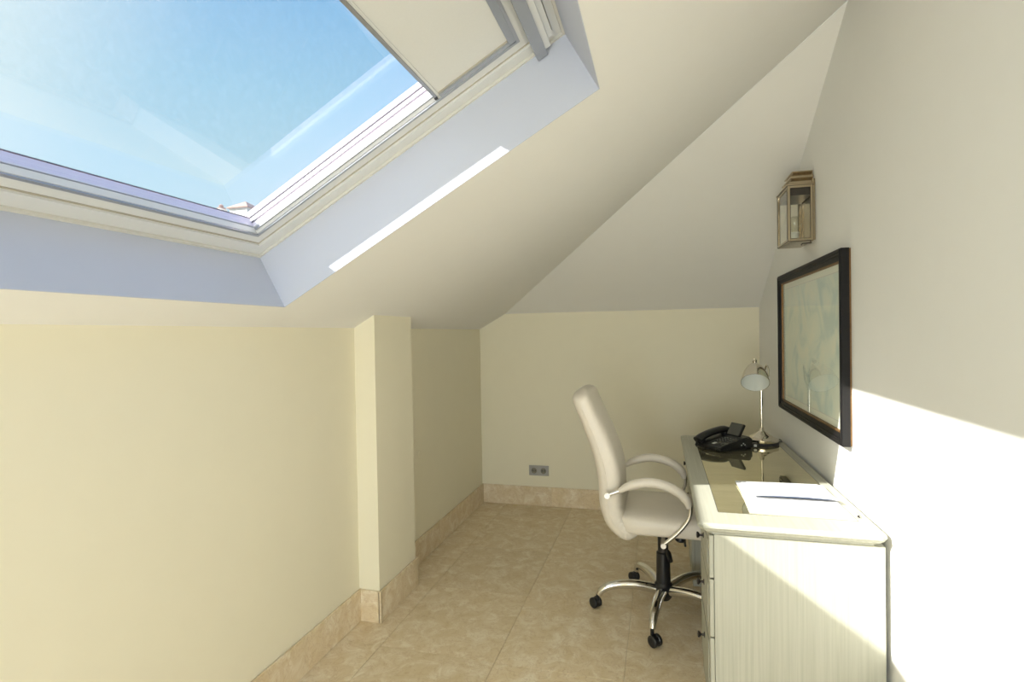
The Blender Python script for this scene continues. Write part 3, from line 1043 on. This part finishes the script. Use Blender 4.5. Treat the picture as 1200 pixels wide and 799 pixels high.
# coiled cord from the handset under the phone's front
bm = bmesh.new()
pts = []
ctrl = spline([PT(-.125, .075, .035), PT(-.150, .055, .012), PT(-.138, -.02, .008), PT(-.12, -.085, .010), PT(-.04, -.118, .009), PT(.04, -.115, .010), PT(.06, -.100, .018)], 30)
for i, p in enumerate(ctrl):
    a = i * 1.15
    d = (ctrl[min(i + 1, len(ctrl) - 1)] - ctrl[max(i - 1, 0)]).normalized()
    u, v = frame_of(d)
    pts.append(p + (u * math.cos(a) + v * math.sin(a)) * .0058)
tube(bm, pts, .0018, 6)
obj('coiled_cord', bm, M['phone'], ph, True)
# line cables and the clips that run to the wall past the lamp
bm = bmesh.new()
tube(bm, spline([PT(.124, .03, .015), (.44, 3.465, .7645), (.452, 3.53, .7645), (.48, 3.59, .7645), (.50, 3.64, .765)], 8), .003, 8)
obj('line_cord', bm, M['phone'], ph, True)
bm = bmesh.new()
for dx, dz in ((-.012, .004), (.004, .004), (-.003, .012)):
    tube(bm, [PT(.045 + dx * 1.6, -.1002, .022 + dz), PT(.045 + dx * 1.6, -.1022, .022 + dz)], .0042, 8)
obj('socket_ring', bm, M['print_grey'], ph)
ad_ = thing('cable_adapter', 'small black cable plug block lying between the phone and the lamp', 'adapter', (.511, 3.338, .7602))
bm = bmesh.new()
box(bm, .497, .525, 3.325, 3.350, .7604, .787, .004)
obj('housing', bm, M['plastic'], ad_)
bm = bmesh.new()
box(bm, .502, .517, 3.3175, 3.3247, .7660, .779, .002)
obj('plug', bm, M['print_grey'], ad_)

# ------------------------------------------------------------------ papers on the desk
def sheet(name, label, cx, cy, wx, wy, z, h, rot, curl=0.0, n=14):
    bm = bmesh.new()
    R_ = Matrix.Rotation(math.radians(rot), 3, 'Z')
    def P_(u, v, dz):
        k = curl * (max(0, .45 - v) / .45) ** 2 * (1 + .35 * math.sin(u * 3.0))
        return R_ @ Vector(((u - .5) * wx, (v - .5) * wy, 0)) + Vector((cx, cy, z + k + dz))
    gr = [[[bm.verts.new(P_(i / n, j / n, dz)) for i in range(n + 1)] for j in range(n + 1)] for dz in (0, h)]
    for q_ in range(2):
        for j in range(n):
            for i in range(n):
                bm.faces.new((gr[q_][j][i], gr[q_][j][i + 1], gr[q_][j + 1][i + 1], gr[q_][j + 1][i]))
    for i in range(n):
        bm.faces.new((gr[0][0][i], gr[0][0][i + 1], gr[1][0][i + 1], gr[1][0][i]))
        bm.faces.new((gr[0][n][i], gr[0][n][i + 1], gr[1][n][i + 1], gr[1][n][i]))
        bm.faces.new((gr[0][i][0], gr[0][i + 1][0], gr[1][i + 1][0], gr[1][i][0]))
        bm.faces.new((gr[0][i][n], gr[0][i + 1][n], gr[1][i + 1][n], gr[1][i][n]))
    o = obj(name, bm, M['paper'])
    o['label'] = label
    o['category'] = 'paper'
    o['group'] = 'papers piled on the near end of the desk'
    return o
p0 = sheet('paper_booklet', 'lowest white booklet of the desk pile, its near edge sticking out furthest', .478, 2.292, .335, .318, .7604, .004, -1.5)
p1 = sheet('paper_booklet', 'second white booklet from the bottom of the desk pile, thin and shifted left', .474, 2.372, .325, .36, .7648, .0035, 1.0)
p2 = sheet('paper_booklet', 'white printed booklet with small blue lettering under the curled top sheet', .480, 2.352, .312, .318, .7687, .003, -1.0)
p3 = sheet('paper_sheet', 'top white sheet of the desk pile with a painted shadow line along its curled near edge', .494, 2.405, .297, .245, .7721, .0008, -.5, curl=.009)
def mark(par, x0, x1, y0, y1, z, mat, nm='printed_line'):
    bm = bmesh.new()
    box(bm, x0, x1, y0, y1, z, z + .0002)
    obj(nm, bm, mat, par)
for x0, x1 in ((.372, .396), (.400, .412), (.436, .486), (.490, .502)):
    mark(p2, x0, x1, 2.232, 2.240, .7718, M['paper_ink'], 'blue_lettering')
mark(p2, .345, .60, 2.2155, 2.2170, .7718, M['print_grey'])
bm = bmesh.new()  # shadow under the curled edge, drawn as a thin dark line
tube(bm, [Vector((.352 + .285 * i / 20, 2.2835 - .0015 * i / 20, .7730 + .0085 * (1 + .35 * math.sin(i / 20 * 3)))) for i in range(21)], [.0006 + .0011 * math.sin(PI * i / 20) for i in range(21)], 6)
obj('curl_shadow_line', bm, M['paper_shadow'], p3, True)
pe = thing('pen', 'short white ballpoint pen lying at the right of the paper pile', 'pen', (.662, 2.20, .7605))
bm = bmesh.new()
tube(bm, [Vector((.664, 2.16, .7648)), Vector((.668, 2.25, .7648))], .0042, 10)
obj('barrel', bm, M['paper'], pe, True)
bm = bmesh.new()
tube(bm, [Vector((.6632, 2.142, .7645)), Vector((.664, 2.16, .7648))], [.001, .0040], 10)
obj('tip', bm, M['knob'], pe, True)

# ------------------------------------------------------------------ framed picture
PYa, PYb, PZa, PZb = 2.372, 3.545, 0.966, 1.737
pic = thing('framed_picture', 'black framed faded blue-green print hanging on the right wall above the desk', 'picture', (XR, (PYa + PYb) / 2, PZa))
def prect(name, y0, y1, z0, z1, wd, x0, x1, mat, parent, bev=0.003):
    bm = bmesh.new()
    o = [(y0, z0), (y1, z0), (y1, z1), (y0, z1)]
    i = [(y0 + wd, z0 + wd), (y1 - wd, z0 + wd), (y1 - wd, z1 - wd), (y0 + wd, z1 - wd)]
    for k in range(4):
        q_ = (k + 1) % 4
        prism(bm, [(x0, *o[k]), (x0, *o[q_]), (x0, *i[q_]), (x0, *i[k])], (x1 - x0, 0, 0))
    bmesh.ops.remove_doubles(bm, verts=bm.verts, dist=1e-6)
    return obj(name, bm, mat, parent)
prect('frame', PYa, PYb, PZa, PZb, .024, XR - .036, XR - .007, M['frame_black'], pic)
prect('frame_step', PYa + .022, PYb - .022, PZa + .022, PZb - .022, .022, XR - .030, XR - .012, M['frame_black'], pic)
prect('frame_ridge', PYa + .006, PYb - .006, PZa + .006, PZb - .006, .008, XR - .040, XR - .035, M['frame_black'], pic)
prect('gilt_slip', PYa + .043, PYb - .043, PZa + .043, PZb - .043, .009, XR - .026, XR - .012, M['gold'], pic)
prect('gilt_back', PYa + .002, PYb - .002, PZa + .002, PZb - .002, .018, XR - .0068, XR - .001, M['gold'], pic)
boxo('mount', (XR - .016, XR - .014, PYa + .045, PYb - .045, PZa + .045, PZb - .045), M['mat_board'], pic)
boxo('print', (XR - .0175, XR - .0165, PYa + .092, PYb - .092, PZa + .085, PZb - .085), M['art'], pic)
prect('mount_line', PYa + .088, PYb - .088, PZa + .081, PZb - .081, .003, XR - .0172, XR - .0162, M['print_grey'], pic)
bm = bmesh.new()
vs = [bm.verts.new((XR - .021, y, z)) for y, z in ((PYa + .05, PZa + .05), (PYb - .05, PZa + .05), (PYb - .05, PZb - .05), (PYa + .05, PZb - .05))]
bm.faces.new(vs)
obj('glass', bm, M['picture_glass'], pic)

# ------------------------------------------------------------------ wall lantern
LX0, LX1, LY0, LY1, LZ0, LZ1 = 0.590, 0.700, 2.850, 3.085, 1.842, 2.105
lt = thing('wall_lantern', 'rectangular aged nickel wall lantern with glass sides and stepped top above the picture', 'lamp', (XR, (LY0 + LY1) / 2, LZ0))
boxo('back_plate', (LX1 + .0005, XR - .0005, LY0 + .012, LY1 - .012, LZ0 + .004, LZ1 + .03), M['lantern'], lt, .002, 1)
bm = bmesh.new()
r_ = .012
for x in (LX0, LX1 - r_):
    for y in (LY0, LY1 - r_):
        box(bm, x, x + r_, y, y + r_, LZ0, LZ1, .001, 1)
for z in (LZ0, LZ1 - r_):
    for y in (LY0, LY1 - r_):
        box(bm, LX0 + r_, LX1 - r_, y + .001, y + r_ - .001, z, z + r_)
    for x in (LX0, LX1 - r_):
        box(bm, x + .001, x + r_ - .001, LY0 + r_, LY1 - r_, z, z + r_)
obj('cage', bm, M['lantern'], lt)
for yy in (LY0 - .0008, LY1 - .0002):
    bm = bmesh.new()
    for a in ((LX0 + r_, LX0 + r_ + .0016, LZ0 + r_, LZ1 - r_), (LX1 - r_ - .0016, LX1 - r_, LZ0 + r_, LZ1 - r_), (LX0 + r_, LX1 - r_, LZ0 + r_, LZ0 + r_ + .0016), (LX0 + r_, LX1 - r_, LZ1 - r_ - .0016, LZ1 - r_),
              (LX0 - .0006, LX0 + .001, LZ0, LZ1), (LX1 - .0012, LX1 + .0004, LZ0, LZ1), (LX0, LX1, LZ0 - .0004, LZ0 + .0014), (LX0, LX1, LZ1 - .001, LZ1 + .0006)):
        box(bm, a[0], a[1], yy, yy + .0012, a[2], a[3])
    o_ = obj('glazing_bead', bm, M['knob'], lt)
    o_['kind'] = 'stuff'
bm = bmesh.new()
for a in ((LY0 + r_, LY0 + r_ + .003, LZ0 + r_, LZ1 - r_), (LY1 - r_ - .003, LY1 - r_, LZ0 + r_, LZ1 - r_), (LY0, LY1, LZ0 - .0004, LZ0 + .002), (LY0, LY1, LZ1 - .002, LZ1 + .0006)):
    box(bm, LX0 - .0006, LX0 + .0008, *a)
o_ = obj('glazing_bead', bm, M['knob'], lt)
o_['kind'] = 'stuff'
g_ = .005
for nm, pts in (('glass', [(LX0 + r_, LY0 + g_, LZ0 + r_), (LX1 - r_, LY0 + g_, LZ0 + r_), (LX1 - r_, LY0 + g_, LZ1 - r_), (LX0 + r_, LY0 + g_, LZ1 - r_)]),
                ('glass', [(LX0 + r_, LY1 - g_, LZ0 + r_), (LX1 - r_, LY1 - g_, LZ0 + r_), (LX1 - r_, LY1 - g_, LZ1 - r_), (LX0 + r_, LY1 - g_, LZ1 - r_)]),
                ('glass', [(LX0 + g_, LY0 + r_, LZ0 + r_), (LX0 + g_, LY1 - r_, LZ0 + r_), (LX0 + g_, LY1 - r_, LZ1 - r_), (LX0 + g_, LY0 + r_, LZ1 - r_)]),):
    bm = bmesh.new()
    bm.faces.new([bm.verts.new(Vector(p)) for p in pts])
    obj(nm, bm, M['lantern_glass'], lt)
boxo('bottom_plate', (LX0 + .006, LX1 - .002, LY0 + .006, LY1 - .006, LZ0 - .002, LZ0 + .004), M['lantern'], lt, .001, 1)
boxo('inner_collar', (LX0 + .012, LX1 - .004, LY0 + .012, LY1 - .012, LZ1 - .045, LZ1 - .012), M['knob'], lt)
bm = bmesh.new()
def trect(i, z, c=0):
    return [(LX0 - .004 + i, LY0 - .004 + i * 1.2, z), (LX1 + .008, LY0 - .004 + i * 1.2, z), (LX1 + .008, LY1 + .004 - i * 1.2, z), (LX0 - .004 + i, LY1 + .004 - i * 1.2, z)]
stack_loops(bm, [trect(0, LZ1), trect(0, LZ1 + .005), trect(.012, LZ1 + .010), trect(.030, LZ1 + .036), trect(.022, LZ1 + .040), trect(.022, LZ1 + .045), trect(.040, LZ1 + .066), trect(.032, LZ1 + .070), trect(.032, LZ1 + .074), trect(.045, LZ1 + .078)])
obj('roof_cap', bm, M['lantern'], lt)
bc = Vector((.645, 2.965, LZ0 + .004))
bm = bmesh.new()
lathe(bm, [(.0, 0), (.019, 0), (.019, .046), (.022, .048), (.022, .054), (.016, .056), (0, .056)], bc, seg=18)
obj('bulb_holder', bm, M['shade_in'], lt, True)
bm = bmesh.new()
lathe(bm, [(.013, .056), (.015, .066), (.027, .085), (.031, .102), (.027, .120), (.016, .131), (0, .134)], bc, seg=22, cap=False)
obj('bulb', bm, M['bulb_glass'], lt, True)
bm = bmesh.new()
tube(bm, spline([bc + Vector((0, -.004, .06)), bc + Vector((0, -.008, .095)), bc + Vector((0, 0, .10)), bc + Vector((0, .008, .095)), bc + Vector((0, .004, .06))], 4), .0009, 5)
obj('filament', bm, M['print_grey'], lt)
bm = bmesh.new()
tube(bm, [Vector((.690, LY0 + .012, LZ0 - .003)), Vector((.690, LY0 - .002, LZ0 - .012)), Vector((.650, LY0 - .004, LZ0 - .014)), Vector((.646, LY0 - .004, LZ0 - .022))], .003, 8)
obj('catch', bm, M['knob'], lt, True)

# ------------------------------------------------------------------ wall sockets
so = thing('double_socket', 'silver-grey double wall socket low on the far wall', 'socket', (-.983, YF, .25))
SXa, SXb, SZa, SZb = -1.066, -.900, .250, .333
bm = bmesh.new()
box(bm, SXa, SXb, YF - .010, YF - .0005, SZa, SZb, .003, 2)
pl = obj('cover_plate', bm, M['socket'], so)
for cx in (-1.0225, -.9435):
    c = Vector((cx, YF - .0101, .2915))
    bm = bmesh.new()
    lathe(bm, [(.0225, 0), (.0235, .003), (.0205, .003), (.0195, -.0), (0, -.0)], c, (0, -1, 0), 26, cap=False)
    s_ = obj('socket_well', bm, M['socket_dark'], pl, True)
    bm = bmesh.new()
    for dz in (-.0115, .0115):
        tube(bm, [c + Vector((dz, -.0002, 0)), c + Vector((dz, -.0010, 0))], .0038, 10)
    obj('pin_hole', bm, M['gasket'], s_)
    for dz in (-.018, .0145):
        bm = bmesh.new()
        box(bm, cx - .004, cx + .004, YF - .0135, YF - .0102, .2915 + dz, .2915 + dz + .0035)
        obj('earth_clip', bm, M['chrome'], s_)

# small round filled cap on the left wall beyond the pillar
bm = bmesh.new()
lathe(bm, [(0, .004), (.020, .004), (.026, .0025), (.027, 0)], (XL, 3.17, .669), (1, 0, 0), 24, cap=False)
tag(obj('blanking_cap', bm, M['wall'], None, True), 'small round cream cap set flush in the left wall beyond the pillar', 'wall cap')
